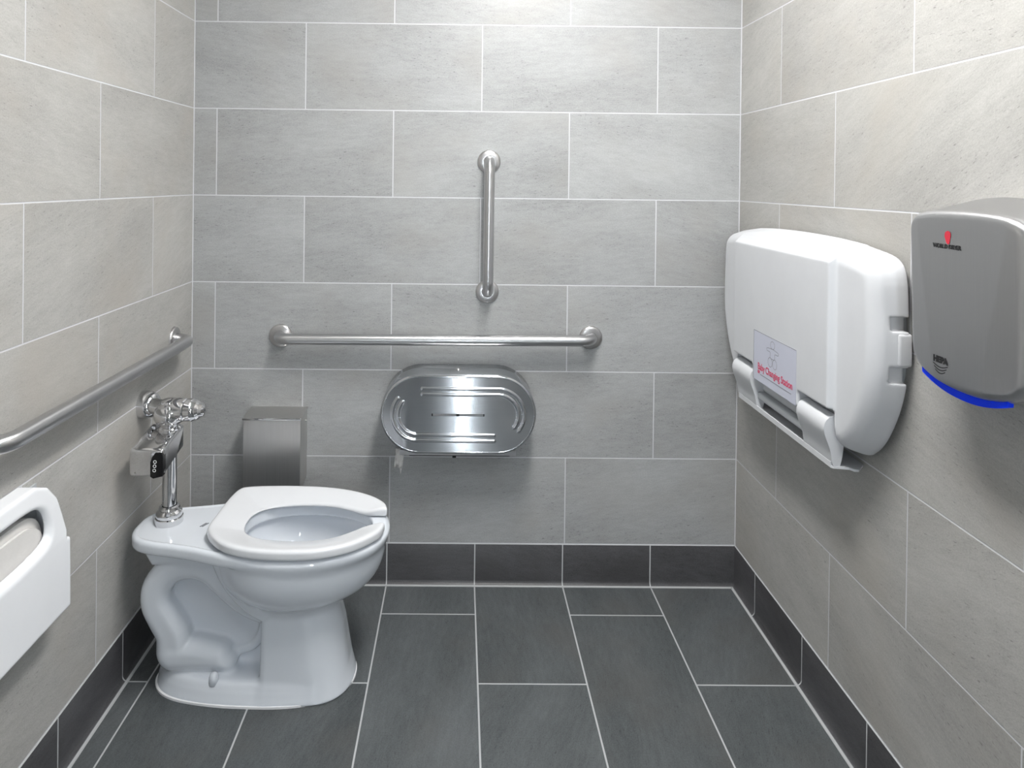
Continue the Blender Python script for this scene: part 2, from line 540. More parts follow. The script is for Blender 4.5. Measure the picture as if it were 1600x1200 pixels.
bm = bmesh.new()
box(bm, DX0, DX0 + 0.045, FRONT - 0.1, FRONT + 0.012, 0, DZ)
box(bm, DX1 - 0.045, DX1, FRONT - 0.1, FRONT + 0.012, 0, DZ)
box(bm, DX0, DX1, FRONT - 0.1, FRONT + 0.012, DZ - 0.045, DZ)
ob('door_frame', bm, M['doorframe'], dr)
bm = bmesh.new()
lathe(bm, (DX0 + 0.11, FRONT - 0.035, 1.0), (0, 1, 0), [(0, 0), (0, 0.028), (0.008, 0.028), (0.01, 0.01), (0.05, 0.01)], 24)
sweep(bm, [(DX0 + 0.11, FRONT + 0.012, 1.0), (DX0 + 0.22, FRONT + 0.012, 1.0)], 0.008, 12)
ob('door_handle', bm, M['flange'], dr)

# coved tile base along the walls: 5 mm proud, sweeping into the floor
def cove(name, mat, p0, p1, inward):
    """p0,p1 = (x,y) on the wall; inward = unit vector into the room"""
    bm = bmesh.new()
    prof = [(0.0, ZB - 0.0012), (0.003, ZB - 0.0012), (0.0035, ZB - 0.002)]
    R_ = 0.014
    for k in range(7):
        a = (pi / 2) * k / 6
        prof.append((0.0035 + R_ - R_ * cos(a), R_ - R_ * sin(a) + 0.0008))
    prof.append((0.0035 + R_, 0.0)); prof.append((0.0, 0.0))
    ra = []; rb = []
    for (d, z) in prof:
        ra.append(bm.verts.new((p0[0] + inward[0] * d, p0[1] + inward[1] * d, z)))
        rb.append(bm.verts.new((p1[0] + inward[0] * d, p1[1] + inward[1] * d, z)))
    n = len(prof)
    for i in range(n):
        j = (i + 1) % n
        bm.faces.new((ra[i], ra[j], rb[j], rb[i]))
    bm.faces.new(ra[::-1]); bm.faces.new(rb)
    return struct(ob(name, bm, mat, autosmooth=40))
cove('baseboard_back', M['base_back'], (0, 0), (W, 0), (0, -1))
cove('baseboard_left', M['base_side'], (0, 0), (0, FRONT), (1, 0))
cove('baseboard_right', M['base_side'], (W, 0), (W, FRONT), (-1, 0))
# grout line where the base meets the floor, and up the two back corners
bm = bmesh.new()
g0, g1 = 0.0155, 0.0205
box(bm, g0, W - g0, -g1, -g0, 0, 0.0011)
box(bm, g0, g1, FRONT, -g0, 0, 0.0011)
box(bm, W - g1, W - g0, FRONT, -g0, 0, 0.0011)
M['grout'] = plain('pale grout', FG, rough=0.9, noise=0.06)
M['wallgrout'] = plain('pale wall grout', GROUT, rough=0.9, noise=0.04)
struct(ob('trim_1', bm, M['grout']))
for nm, x0, x1 in (('trim_2', 0.0, 0.0026), ('trim_3', W - 0.0026, W)):
    bm = bmesh.new(); box(bm, x0, x1, -0.0026, 0.0, ZB, CEIL)
    struct(ob(nm, bm, M['wallgrout']))

# ------------------------------------------------------------------ ceiling lights (the room's own lamp and an added fill panel)
def emis(name, col, strength):
    mt, nt, bs = new_mat(name)
    bs.inputs['Base Color'].default_value = (0.8, 0.8, 0.8, 1)
    bs.inputs['Emission Color'].default_value = (*col, 1)
    bs.inputs['Emission Strength'].default_value = strength
    return mt
def ceiling_light(x0, x1, y0, y1, label, strength, col=(1.0, 0.985, 0.96)):
    t = thing('ceiling_light', label, 'light', ((x0 + x1) / 2, (y0 + y1) / 2, CEIL - 0.03), 'ceiling light panels')
    bm = bmesh.new()
    f = 0.018
    box(bm, x0, x0 + f, y0, y1, CEIL - 0.03, CEIL); box(bm, x1 - f, x1, y0, y1, CEIL - 0.03, CEIL)
    box(bm, x0 + f, x1 - f, y0, y0 + f, CEIL - 0.03, CEIL); box(bm, x0 + f, x1 - f, y1 - f, y1, CEIL - 0.03, CEIL)
    fr = ob('frame', bm, M['whitemetal'])
    bm = bmesh.new(); box(bm, x0 + f, x1 - f, y0 + f, y1 - f, CEIL - 0.024, CEIL - 0.014)
    df = ob('diffuser', bm, emis('lit diffuser', col, strength))
    adopt(t, fr, df)
LIGHT = 38.0
ceiling_light(1.40, 1.84, -2.95, -2.15, 'unseen cool white fill panel added by the door', 9.0, (0.90, 0.96, 1.0))  # unseen panel, added to fill in light from the camera side
ceiling_light(1.02, 1.34, -1.62, -0.55, 'long white lit ceiling light panel above the toilet room', LIGHT)

# ------------------------------------------------------------------ grab bars
def flange_bm(bm, c, n, R_=0.04):
    lathe(bm, c, n, [(0, 0), (0, R_), (0.004, R_), (0.0085, R_ - 0.003), (0.0105, R_ - 0.009), (0.0115, 0.021), (0.0115, 0.019)], 48)

def grab_bar(name, label, a, b, n, off, steel_mat, r=0.0185):
    a, b, n = Vector(a), Vector(b), Vector(n)
    t = thing(name, label, 'grab bar', tuple(a), 'steel grab bars around the toilet')
    bm = bmesh.new()
    a2, b2 = a + n * off, b + n * off
    pts = [a + n * 0.002] + bent(a, a2, b2, 0.045, 12) + bent(a2, b2, b, 0.045, 12) + [b + n * 0.002]
    sweep(bm, pts, r, 32)
    br = ob('bar', bm, steel_mat, autosmooth=60)
    fl = []
    for p in (a, b):
        bm = bmesh.new(); flange_bm(bm, p, n)
        fl.append(ob('flange', bm, M['flange'], autosmooth=50))
    adopt(t, br, *fl)
    return t
grab_bar('grab_bar', 'long horizontal steel grab bar on the back wall above the oval dispenser', (0.308, 0, 0.857), (1.383, 0, 0.861), (0, -1, 0), 0.057, M['steel_x'])
grab_bar('grab_bar', 'short vertical steel grab bar on the back wall', (1.0225, 0, 1.468), (1.0215, 0, 1.017), (0, -1, 0), 0.057, M['steel_z'], 0.0182)
grab_bar('grab_bar', 'steel grab bar on the left wall above the flush valve, cut by the photo edge', (0, -0.150, 0.876), (0, -1.066, 0.880), (1, 0, 0), 0.057, M['steel_y'])

# ------------------------------------------------------------------ sanitary bin
t = thing('sanitary_bin', 'dark steel sanitary napkin bin on the back wall behind the toilet', 'bin', (0.31, 0, 0.37))
bm = bmesh.new()
x0, x1 = 0.213, 0.402
prism(bm, [(0.0, 0.376), (-0.10, 0.352), (-0.10, 0.604), (0.0, 0.609)], 'x', x0, x1); bevel_all(bm, 0.0015, 2)
body = ob('body', bm, M['bin_steel'], autosmooth=40)
bm = bmesh.new()
prism(bm, [(0.0, 0.6105), (-0.106, 0.6045), (-0.106, 0.5975), (-0.1035, 0.5975), (-0.1035, 0.6025), (0.0, 0.608)], 'x', x0 - 0.003, x1 + 0.003); bevel_all(bm, 0.0006, 1)
lid = ob('lid', bm, M['bin_steel'], autosmooth=40)
bm = bmesh.new()
lathe(bm, (x1, -0.02, 0.57), (1, 0, 0), [(0, 0), (0, 0.003), (0.002, 0.002), (0.002, 0)], 12)
hn = ob('hinge_pin', bm, M['flange'])
bm = bmesh.new(); box(bm, x0 - 0.003, x1 + 0.003, -0.1072, -0.1045, 0.5985, 0.6060); bevel_all(bm, 0.0012, 2)
lip = ob('lid_glint', bm, M['chrome'], autosmooth=40)  # bright strip added to stand for the highlight along the lid front
adopt(t, body, lid, lip, hn)

# ------------------------------------------------------------------ twin toilet paper dispenser (oval)
DCX, DCZ, DY = 0.926, 0.632, -0.133
HS, RAD = 0.126, 0.131            # half straight length, end radius
def stadium(hs, r, n=28, cx=DCX, cz=DCZ):
    out = []
    for k in range(n + 1):
        a = -pi / 2 + pi * k / n; out.append((cx + hs + r * cos(a), cz + r * sin(a)))
    for k in range(n + 1):
        a = pi / 2 + pi * k / n; out.append((cx - hs + r * cos(a), cz + r * sin(a)))
    return out
t = thing('toilet_paper_dispenser', 'oval brushed steel twin toilet paper dispenser on the back wall', 'dispenser', (DCX, 0, DCZ))
rings = [(0.0, 0.0, 0), (0.0, -0.055, 0), (0.0, -0.123, 0), (-0.0006, -0.1265, 0), (-0.0025, -0.1295, 0), (-0.0055, -0.1318, 0), (-0.010, -0.133, 0)]
bm = bmesh.new(); rr = []
# side shell with the open gap underneath for the paper
for (dr_, yy, _) in rings:
    rr.append([bm.verts.new((x, yy, z)) for x, z in stadium(HS, RAD + dr_)])
for a, b in zip(rr[:-1], rr[1:]):
    n = len(a)
    for i in range(n):
        j = (i + 1) % n
        zmid = (a[i].co.z + a[j].co.z) / 2
        if zmid < DCZ - RAD * 0.985 and a[i].co.y > -0.1 and b[i].co.y > -0.12: continue
        if zmid < DCZ - RAD * 0.985 and a is rr[1]: continue
        bm.faces.new((a[i], a[j], b[j], b[i]))
cover = ob('shell', bm, M['face_steel'], autosmooth=50)
md = cover.modifiers.new('thick', 'SOLIDIFY'); md.thickness = 0.0012; md.offset = -1
# face: an SDF-free grid plate with pressed ribs and the viewing slot
def rib_h(x, z):
    """height of the pressed ribs at face coordinates"""
    u, v = x - DCX, z - DCZ
    h = 0.0
    for r in (0.0665, 0.0855):
        hs = 0.131
        best = 9
        # upper rib: straight run then the right hand arc
        def seg(ax, ay, bx, by):
            ex, ey = bx - ax, by - ay
            tt = max(0, min(1, ((u - ax) * ex + (v - ay) * ey) / (ex * ex + ey * ey)))
            return math.hypot(u - ax - ex * tt, v - ay - ey * tt)
        for s in (1, -1):
            uu, vv = u * s, v * s
            def seg2(ax, ay, bx, by):
                ex, ey = bx - ax, by - ay
                tt = max(0, min(1, ((uu - ax) * ex + (vv - ay) * ey) / (ex * ex + ey * ey)))
                return math.hypot(uu - ax - ex * tt, vv - ay - ey * tt)
            best = min(best, seg2(-0.118, r, hs, r))
            du, dv = uu - hs, vv
            ang = math.atan2(dv, du)
            if -0.66 < ang < pi / 2: best = min(best, abs(math.hypot(du, dv) - r))
            ex, ey = hs + r * cos(-0.66), r * sin(-0.66)
            best = min(best, math.hypot(uu - ex, vv - ey))
        if best < 0.0052: h = max(h, 0.0030 * math.cos(best / 0.0052 * pi / 2) ** 0.7)
    return h
st = 0.0016
xs = np.arange(-(HS + RAD), HS + RAD + st, st); zs = np.arange(-RAD, RAD + st, st)
bm = bmesh.new()
vm = {}
Rin = RAD - 0.0100
def inside(u, v, r=Rin): return math.hypot(max(abs(u) - HS, 0), v) <= r
def snap(u, v):
    uu = max(abs(u) - HS, 0); d_ = math.hypot(uu, v)
    if d_ > Rin:
        if uu > 0: return (math.copysign(HS + uu * Rin / d_, u), v * Rin / d_)
        return (u, math.copysign(Rin, v))
    return (u, v)
def gv(i, j):
    if (i, j) not in vm:
        u, v = snap(xs[i], zs[j])
        vm[(i, j)] = bm.verts.new((DCX + u, DY - rib_h(DCX + u, DCZ + v), DCZ + v))
    return vm[(i, j)]
for i in range(len(xs) - 1):
    for j in range(len(zs) - 1):
        cu_, cv_ = (xs[i] + xs[i + 1]) / 2, (zs[j] + zs[j + 1]) / 2
        if not inside(cu_, cv_, Rin + st * 0.45): continue
        if abs(cu_ + 0.001) < 0.087 and abs(cv_ + 0.001) < 0.0042: continue      # slot
        bm.faces.new((gv(i, j), gv(i + 1, j), gv(i + 1, j + 1), gv(i, j + 1)))
face = ob('face_plate', bm, M['face_steel'], autosmooth=60)
bm = bmesh.new(); box(bm, DCX - 0.09, DCX + 0.09, -0.1315, -0.1295, DCZ - 0.008, DCZ + 0.006)
slotb = ob('slot_guide', bm, M['steel_x'])
slotd = []
for a, b in ((-0.007, 0.004), (-0.0895, -0.0835), (0.082, 0.088)):
    bm = bmesh.new(); box(bm, DCX + a, DCX + b, -0.1325, -0.1312, DCZ - 0.006, DCZ + 0.004)
    slotd.append(ob('slot_shutter', bm, M['dark']))
bm = bmesh.new(); lathe(bm, (DCX - 0.002, -0.062, DCZ + RAD - 0.001), (0, 0, 1), [(0, 0), (0, 0.0105), (0.003, 0.010), (0.0045, 0.0075), (0.0045, 0.003), (0.003, 0.0025), (0.003, 0)], 24)
lock = ob('lock', bm, M['chrome'], autosmooth=50)
bm = bmesh.new()
box(bm, DCX - 0.192, DCX + 0.191, -0.126, -0.012, DCZ - RAD - 0.0045, DCZ - RAD - 0.0030)
box(bm, DCX - 0.192, DCX + 0.191, -0.127, -0.1255, DCZ - RAD - 0.0045, DCZ - RAD + 0.012)
tray = ob('bottom_tray', bm, M['steel_x'])
bm = bmesh.new(); box(bm, DCX - 0.16, DCX + 0.17, -0.124, -0.118, DCZ - RAD - 0.008, DCZ - RAD - 0.0045)
box(bm, DCX - 0.018, DCX - 0.006, -0.124, -0.108, DCZ - RAD - 0.014, DCZ - RAD - 0.008)
cut = ob('tear_bar', bm, M['dark'])
adopt(t, cover, face, slotb, *slotd, lock, tray, cut)

# torn end of the toilet paper hanging out underneath, left side
t = thing('toilet_paper', 'torn white end of toilet paper hanging under the oval dispenser', 'toilet paper', (0.73, -0.07, 0.5))
bm = bmesh.new()
outl = [(0.7175, 0.5), (0.7455, 0.5), (0.745, 0.472), (0.7395, 0.462), (0.742, 0.448), (0.7385, 0.43), (0.7345, 0.412), (0.7325, 0.425),
        (0.730, 0.436), (0.722, 0.4355), (0.7125, 0.4325), (0.7145, 0.4395), (0.721, 0.446), (0.7165, 0.455), (0.7195, 0.468)]
prism(bm, outl, 'y', -0.0802, -0.0798)
bmesh.ops.triangulate(bm, faces=bm.faces)
bmesh.ops.subdivide_edges(bm, edges=bm.edges, cuts=2, use_grid_fill=True)
for v in bm.verts: v.co.y += 0.003 * sin(v.co.x * 420) + 0.004 * sin(v.co.z * 120)
sh = ob('loose_sheet', bm, M['paper'], smooth=True)
adopt(t, sh)

# ------------------------------------------------------------------ toilet
YC = -0.437
toilet = thing('toilet', 'white floor-standing toilet with an open-front seat beside the left wall', 'toilet', (0.38, YC, 0))
h = 0.0038
X, Y, Z, org = grid(-0.02, 0.76, -0.225, 0.225, -0.012, 0.45, h)
ya = np.abs(Y)
def sym(pts):
    return spline(pts + [(x, -y) for x, y in reversed(pts) if abs(y) > 1e-6], 5)
rim_pts = [(0.022, 0), (0.028, 0.045), (0.055, 0.083), (0.10, 0.103), (0.16, 0.116), (0.22, 0.130), (0.28, 0.150), (0.34, 0.170),
           (0.42, 0.184), (0.50, 0.187), (0.58, 0.176), (0.65, 0.147), (0.70, 0.103), (0.720, 0.052), (0.727, 0)]
RIM = sym(rim_pts)
x2, y2 = X[:, :, 0], Y[:, :, 0]
d_rim = poly_sdf(x2, y2, RIM)[:, :, None] + 0 * Z
rth = np.interp(X, [0.30, 0.44], [0.018, 0.0115])
body = extrude(d_rim, np.abs(Z - (0.420 - rth)) - rth, 0.011)
# bowl
a_ = np.where(X > 0.47, 0.256, 0.225)
q = ((X - 0.47) / a_) ** 2 + (Y / 0.1885) ** 2
f = (q ** 1.5 + (np.abs(Z - 0.42) / 0.188) ** 3) ** (1 / 3) - 1
gx, gy, gz = np.gradient(f, h)
bowl = f / np.maximum(np.sqrt(gx ** 2 + gy ** 2 + gz ** 2), 1.5)
bowl = np.maximum(bowl, Z - 0.402)
body = smin(body, bowl, np.interp(X, [0.3, 0.5], [0.012, 0.035]))
# front column of the pedestal
zz = np.clip(Z, 0, 0.30)
xf = np.interp(zz, [0, 0.02, 0.05, 0.156, 0.229, 0.30], [0.636, 0.633, 0.629, 0.612, 0.594, 0.560])
wy = np.interp(zz, [0, 0.05, 0.15, 0.24, 0.30], [0.124, 0.116, 0.108, 0.102, 0.085])
xr = 0.400
cx_ = (xf + xr) / 2; hx = (xf - xr) / 2
rc = np.where(X > cx_, 0.096, 0.018)
col = rbox2(X, Y, cx_, 0, hx, wy, rc)
col = np.maximum(col, np.abs(Z - 0.14) - 0.17)
# thin web, trapway bulges
web = poly_sdf(X[:, 0, :], Z[:, 0, :], [(0.10, 0.02), (0.45, 0.02), (0.45, 0.30), (0.33, 0.36), (0.17, 0.37), (0.10, 0.33), (0.10, 0.24), (0.14, 0.17), (0.12, 0.10)])[:, None, :] + 0 * Y
web = extrude(web, ya - 0.026, 0.01)
tp = spline([(0.440, 0.185), (0.395, 0.205), (0.345, 0.235), (0.295, 0.283), (0.252, 0.322), (0.200, 0.338), (0.145, 0.325), (0.108, 0.283), (0.103, 0.235), (0.125, 0.190), (0.148, 0.150), (0.152, 0.105)], 4, False)
tr = list(np.interp(np.linspace(0, 1, len(tp)), [0, 0.1, 0.25, 0.5, 0.75, 1], [0.012, 0.024, 0.034, 0.037, 0.041, 0.046]))
tube = path_sdf(X[:, 0, :], Z[:, 0, :], tp, tr)[:, None, :] + 0 * Y
tube = extrude(tube, ya - 0.086, 0.030)
tp2 = [(0.155, 0.092), (0.215, 0.095), (0.275, 0.088), (0.300, 0.075)]
horn = path_sdf(X[:, 0, :], Z[:, 0, :], tp2, [0.044, 0.042, 0.036, 0.025])[:, None, :] + 0 * Y
horn = extrude(horn, ya - 0.088, 0.036)
cp = spline([(0.285, 0.375), (0.305, 0.330), (0.335, 0.285), (0.372, 0.250), (0.408, 0.228)], 4, False)
cres = path_sdf(X[:, 0, :], Z[:, 0, :], cp, [0.020] * len(cp))[:, None, :] + 0 * Y
cres = extrude(cres, ya - 0.110, 0.017)
arc = path_sdf(X[:, 0, :], Z[:, 0, :], spline([(0.395, 0.20), (0.388, 0.14), (0.36, 0.10), (0.31, 0.085)], 4, False), [0.012] * 13)[:, None, :] + 0 * Y
arc = extrude(arc, ya - 0.042, 0.01)
neck = poly_sdf(X[:, 0, :], Z[:, 0, :], [(0.062, 0.405), (0.098, 0.344), (0.33, 0.344), (0.33, 0.405)])[:, None, :] + 0 * Y
neck = extrude(neck, ya - 0.088, 0.02)
body = smin(body, col, 0.030)
low = smin(smin(web, tube, 0.007), horn, 0.008)
low = smin(low, arc, 0.010)
low = smin(low, neck, 0.008)
low = smin(low, cres, 0.003)
body = smin(body, low, 0.005)
# foot
foot_pts = [(0.094, 0), (0.100, 0.040), (0.130, 0.080), (0.185, 0.107), (0.27, 0.124), (0.36, 0.131), (0.46, 0.131), (0.54, 0.117), (0.60, 0.085), (0.633, 0.042), (0.642, 0)]
FOOT = sym(foot_pts)
d_foot = poly_sdf(x2, y2, FOOT)[:, :, None] + 0 * Z
foot = d_foot + np.interp(Z, [0, 0.008, 0.03, 0.07], [0, 0.001, 0.010, 0.032])
foot = extrude(foot, np.abs(Z) - 0.052, 0.010)
body = smin(body, foot, 0.018)
body = np.maximum(body, -Z)
dish_ = np.maximum(np.maximum(d_rim + 0.015, 0.4175 - Z), X - 0.30)
body = smax(body, -dish_, 0.004)
# bowl cavity under the rim, opening through the rim
OPEN = sym([(0.325, 0), (0.337, 0.055), (0.372, 0.094), (0.42, 0.115), (0.50, 0.124), (0.57, 0.114), (0.63, 0.088), (0.672, 0.046), (0.685, 0)])
hole = poly_sdf(x2, y2, OPEN)[:, :, None] + 0 * Z
hole = extrude(hole, np.abs(Z - 0.43) - 0.060, 0.001)
a2 = np.where(X > 0.49, 0.205, 0.178)
k0 = np.sqrt(((X - 0.49) / a2) ** 2 + (Y / 0.148) ** 2 + ((Z - 0.385) / 0.140) ** 2) - 1
cav = k0 * 0.16
cav = np.maximum(cav, Z - 0.385)
body = smax(body, -hole, 0.006)
body = smax(body, -cav, 0.006)
V, F = surface_nets(body, org)
V[:, 1] += YC
tb = mesh_np('bowl', V, F, M['ceramic'])
# seat
Z0, Z1 = 0.430, 0.452
hs_ = 0.0026
seat_out = spline([(0.246, 0.0), (0.246, -0.065), (0.262, -0.104), (0.300, -0.146), (0.350, -0.176), (0.420, -0.194), (0.50, -0.198), (0.58, -0.188), (0.65, -0.157), (0.70, -0.110), (0.722, -0.070),
                   (0.727, 0.0), (0.720, 0.060), (0.70, 0.094), (0.66, 0.128), (0.60, 0.158), (0.52, 0.178), (0.42, 0.185), (0.34, 0.183), (0.285, 0.176), (0.259, 0.160), (0.249, 0.110), (0.246, 0.05)], 5)
X, Y, Z, org = grid(0.22, 0.75, -0.22, 0.21, 0.418, 0.464, hs_)
x2, y2 = X[:, :, 0], Y[:, :, 0]
so = poly_sdf(x2, y2, seat_out)
si_half = [(0.335, 0), (0.342, 0.045), (0.372, 0.078), (0.43, 0.095), (0.50, 0.098), (0.56, 0.090), (0.61, 0.070), (0.645, 0.051), (0.68, 0.040), (0.76, 0.039), (0.80, 0.035), (0.80, 0)]
si = poly_sdf(x2, y2, sym(si_half))
d2 = smax(so, -si, 0.006)[:, :, None] + 0 * Z
dish = (0.021 * np.clip((-so - 0.012) / 0.080, 0, 1.1) ** 1.2)[:, :, None]     # top dips towards the opening
zt_ = 0.4505 - dish; zb_ = 0.4245 - 0.0015 * dish / 0.021
seat = extrude(d2, np.abs(Z - (zt_ + zb_) / 2) - (zt_ - zb_) / 2, 0.0075)
V, F = surface_nets(seat, org); V[:, 1] += YC
sb = mesh_np('seat', V, F, M['seat'])
extras = []
for yy in (-0.075, 0.075):
    bm = bmesh.new()
    lathe(bm, (0.270, YC + yy, 0.4195), (0, 0, 1), [(0, 0), (0, 0.014), (0.006, 0.014), (0.010, 0.008), (0.012, 0)], 20)
    extras.append(ob('hinge_post', bm, M['plastic_grey'], autosmooth=40))
for (xx, yy) in ((0.36, -0.15), (0.36, 0.15), (0.66, -0.10), (0.66, 0.10)):
    bm = bmesh.new(); box(bm, xx - 0.010, xx + 0.010, YC + yy - 0.006, YC + yy + 0.006, 0.4195, 0.4255)
    extras.append(ob('bumper', bm, M['plastic_grey']))
bm = bmesh.new()
cpts = sym([(x + (0.0035 if x > 0.4 else -0.0035 if x < 0.2 else 0), y + (0.0035 if y > 0 else 0)) for x, y in foot_pts])
prism(bm, [(x, YC + y) for x, y in cpts], 'z', 0, 0.0055); 
caulk = ob('caulk_line', bm, M['caulk'])
bm = bmesh.new()
lathe(bm, (0.277, YC - 0.098, 0.040), (0, 0, 1), [(0, 0), (0, 0.0135), (0.018, 0.0125), (0.026, 0.010), (0.030, 0.005), (0.031, 0)], 24)
bc1 = ob('bolt_cap', bm, M['ceramic'], smooth=True)
bm = bmesh.new()
lathe(bm, (0.277, YC + 0.098, 0.040), (0, 0, 1), [(0, 0), (0, 0.0135), (0.018, 0.0125), (0.026, 0.010), (0.030, 0.005), (0.031, 0)], 24)
bc2 = ob('bolt_cap', bm, M['ceramic'], smooth=True)
bm = bmesh.new()
for k in (0, 1):
    g = box(bm, 0.207 + 0.006 * k, 0.2100 + 0.006 * k, YC - 0.010, YC + 0.010, 0.4172, 0.4188)
    for v in g: v.co.x += (v.co.y - YC) * 0.5
stamp = ob('maker_mark', bm, M['greyink'])
adopt(toilet, tb, sb, *extras, caulk, bc1, bc2, stamp)

# ------------------------------------------------------------------ flush valve
VX, VZ = 0.105, 0.737
YV = -0.420
fv = thing('flush_valve', 'chrome sensor flush valve rising from the back of the toilet', 'flush valve', (VX, YV, 0.42))
bm = bmesh.new()
lathe(bm, (VX, YV, 0.4180), (0, 0, 1), [(0, 0), (0, 0.038), (0.016, 0.038), (0.018, 0.036)], 40)
lathe(bm, (VX, YV, 0.434), (0, 0, 1), [(0, 0.0345), (0.006, 0.036), (0.014, 0.035), (0.019, 0.029), (0.021, 0.026), (0.025, 0.0285), (0.030, 0.0270), (0.033, 0.0215)], 40)
nut = ob('spud_nut', bm, M['chrome'], autosmooth=40)
bm = bmesh.new(); sweep(bm, [(VX, YV, 0.46), (VX, YV, 0.56), (VX, YV, 0.645)], 0.0195, 32)
pipe = ob('flush_tube', bm, M['chrome'], autosmooth=60)
bm = bmesh.new()
lathe(bm, (VX, YV, 0.640), (0, 0, 1), [(0, 0.020), (0.002, 0.027), (0.012, 0.0275), (0.014, 0.024), (0.030, 0.0245), (0.034, 0.030), (0.048, 0.031), (0.054, 0.026), (0.066, 0.027)], 40)
nk = ob('coupling', bm, M['chrome'], autosmooth=40)
# round head with a stepped cap
bm = bmesh.new()
lathe(bm, (VX, YV, 0.698), (0, 0, 1), [(0, 0), (0.0, 0.026), (0.008, 0.038), (0.018, 0.0435), (0.034, 0.044), (0.044, 0.040), (0.050, 0.034), (0.056, 0.0335), (0.060, 0.026), (0.067, 0.0255), (0.069, 0.018), (0.072, 0.0)], 48)
head = ob('valve_body', bm, M['chrome'], autosmooth=35)
# supply from the wall
bm = bmesh.new()
lathe(bm, (0.0, YV + 0.055, VZ - 0.004), (1, 0, 0), [(0, 0), (0, 0.040), (0.010, 0.0405), (0.028, 0.038), (0.040, 0.031), (0.045, 0.024), (0.045, 0.0)], 40)
esc = ob('wall_flange', bm, M['chrome'], autosmooth=40)
bm = bmesh.new(); sweep(bm, [(0.036, YV + 0.044, VZ - 0.003), (VX, YV, VZ)], 0.023, 28)
sup = ob('supply_pipe', bm, M['chrome'], autosmooth=60)
bm = bmesh.new()
lathe(bm, (VX + 0.005, YV, VZ + 0.001), (1, -0.1, 0.03), [(0, 0.0), (0, 0.030), (0.018, 0.0335), (0.040, 0.031), (0.044, 0.027), (0.047, 0.0315), (0.064, 0.032), (0.070, 0.028), (0.078, 0.0265), (0.084, 0.020), (0.094, 0.018), (0.099, 0.012), (0.101, 0)], 32)
stop = ob('stop_cap', bm, M['chrome'], autosmooth=35)
# sensor box reaching towards the camera
bm = bmesh.new()
bx0, bx1, by0, by1, bz0, bz1 = 0.043, 0.136, -0.535, -0.395, 0.594, 0.669
g = box(bm, bx0, bx1, by0, by1, bz0, bz1)
for v in g:
    if v.co.y > -0.45: v.co.z += 0.022 if v.co.z > 0.64 else 0.030
bevel_all(bm, 0.009, 4)
sbox = ob('sensor_housing', bm, M['chrome'], autosmooth=50)
bm = bmesh.new()
prism(bm, [(0.103, 0.597), (0.111, 0.592), (0.135, 0.598), (0.1365, 0.619), (0.1365, 0.651), (0.133, 0.661), (0.116, 0.661), (0.108, 0.650), (0.103, 0.635)], 'y', -0.5385, -0.520); bevel_all(bm, 0.002, 2)
win = ob('sensor_window', bm, M['black'], autosmooth=50)
M['ring'] = plain('white print', (0.8, 0.8, 0.8), rough=0.4)
bm = bmesh.new()
for k, zc in enumerate((0.637, 0.6255, 0.614)):
    for j in range(16):
        a0_, a1_ = 2 * pi * j / 16, 2 * pi * (j + 1) / 16
        vs = []
        for rr_, aa in ((0.0048, a0_), (0.0048, a1_), (0.0028, a1_), (0.0028, a0_)):
            vs.append(bm.verts.new((0.1155 - k * 0.0008 + rr_ * cos(aa), -0.5389, zc + rr_ * sin(aa))))
        bm.faces.new(vs)
rg = ob('indicator_ring', bm, M['ring'], win)
bm = bmesh.new(); sweep(bm, [(0.062, -0.533, 0.606), (0.062, -0.5362, 0.606)], 0.0022, 12)
scr = ob('set_screw', bm, M['flange'])
adopt(fv, nut, pipe, nk, head, esc, sup, stop, sbox, win, scr)

# ------------------------------------------------------------------ seat cover dispenser (left wall, near)
sc = thing('seat_cover_dispenser', 'white plastic toilet seat cover dispenser on the left wall, cut by the photo edge', 'dispenser', (0, -1.03, 0.43))
h = 0.0028
X, Y, Z, org = grid(-0.006, 0.075, -1.25, -0.81, 0.42, 0.79, h)
y2, z2 = Y[0], Z[0]
oh = [(0.201, 0.434), (0.2005, 0.585), (0.1985, 0.590), (0.1865, 0.594), (0.188, 0.610), (0.176, 0.650), (0.161, 0.695), (0.136, 0.727), (0.095, 0.745)]
out_ = [(-1.03 + a, b) for a, b in oh] + [(-1.03 - a, b) for a, b in reversed(oh)]
dd = poly_sdf(y2, z2, out_)[None] + 0 * X
thick = np.interp(Z, [0.43, 0.60, 0.68, 0.75], [0.060, 0.058, 0.052, 0.042])
shell = extrude(dd, np.abs(X - thick / 2) - thick / 2, 0.006)
op = poly_sdf(y2, z2, spline([(-0.902, 0.640), (-0.906, 0.665), (-0.922, 0.690), (-0.955, 0.703), (-1.03, 0.706), (-1.105, 0.703), (-1.138, 0.690), (-1.154, 0.665), (-1.158, 0.640), (-1.150, 0.622), (-1.11, 0.612), (-1.03, 0.608), (-0.95, 0.612), (-0.91, 0.622)], 4))[None] + 0 * X
cavity = extrude(rbox2(Y, Z, -1.03, 0.580, 0.160, 0.124, 0.05), np.abs(X - 0.018) - 0.020, 0.004)
shell = smax(shell, -np.maximum(op - np.clip((X - 0.045), 0, 0.02) * 0.6, -(X - 0.02)), 0.010)
shell = smax(shell, -cavity, 0.003)
shell_o = sdf_obj('cover', shell, org, M['shell'])
bm = bmesh.new(); box(bm, 0.0, 0.004, -1.20, -0.87, 0.45, 0.725)
bk = ob('back_plate', bm, M['plastic_grey'])
adopt(sc, shell_o, bk)
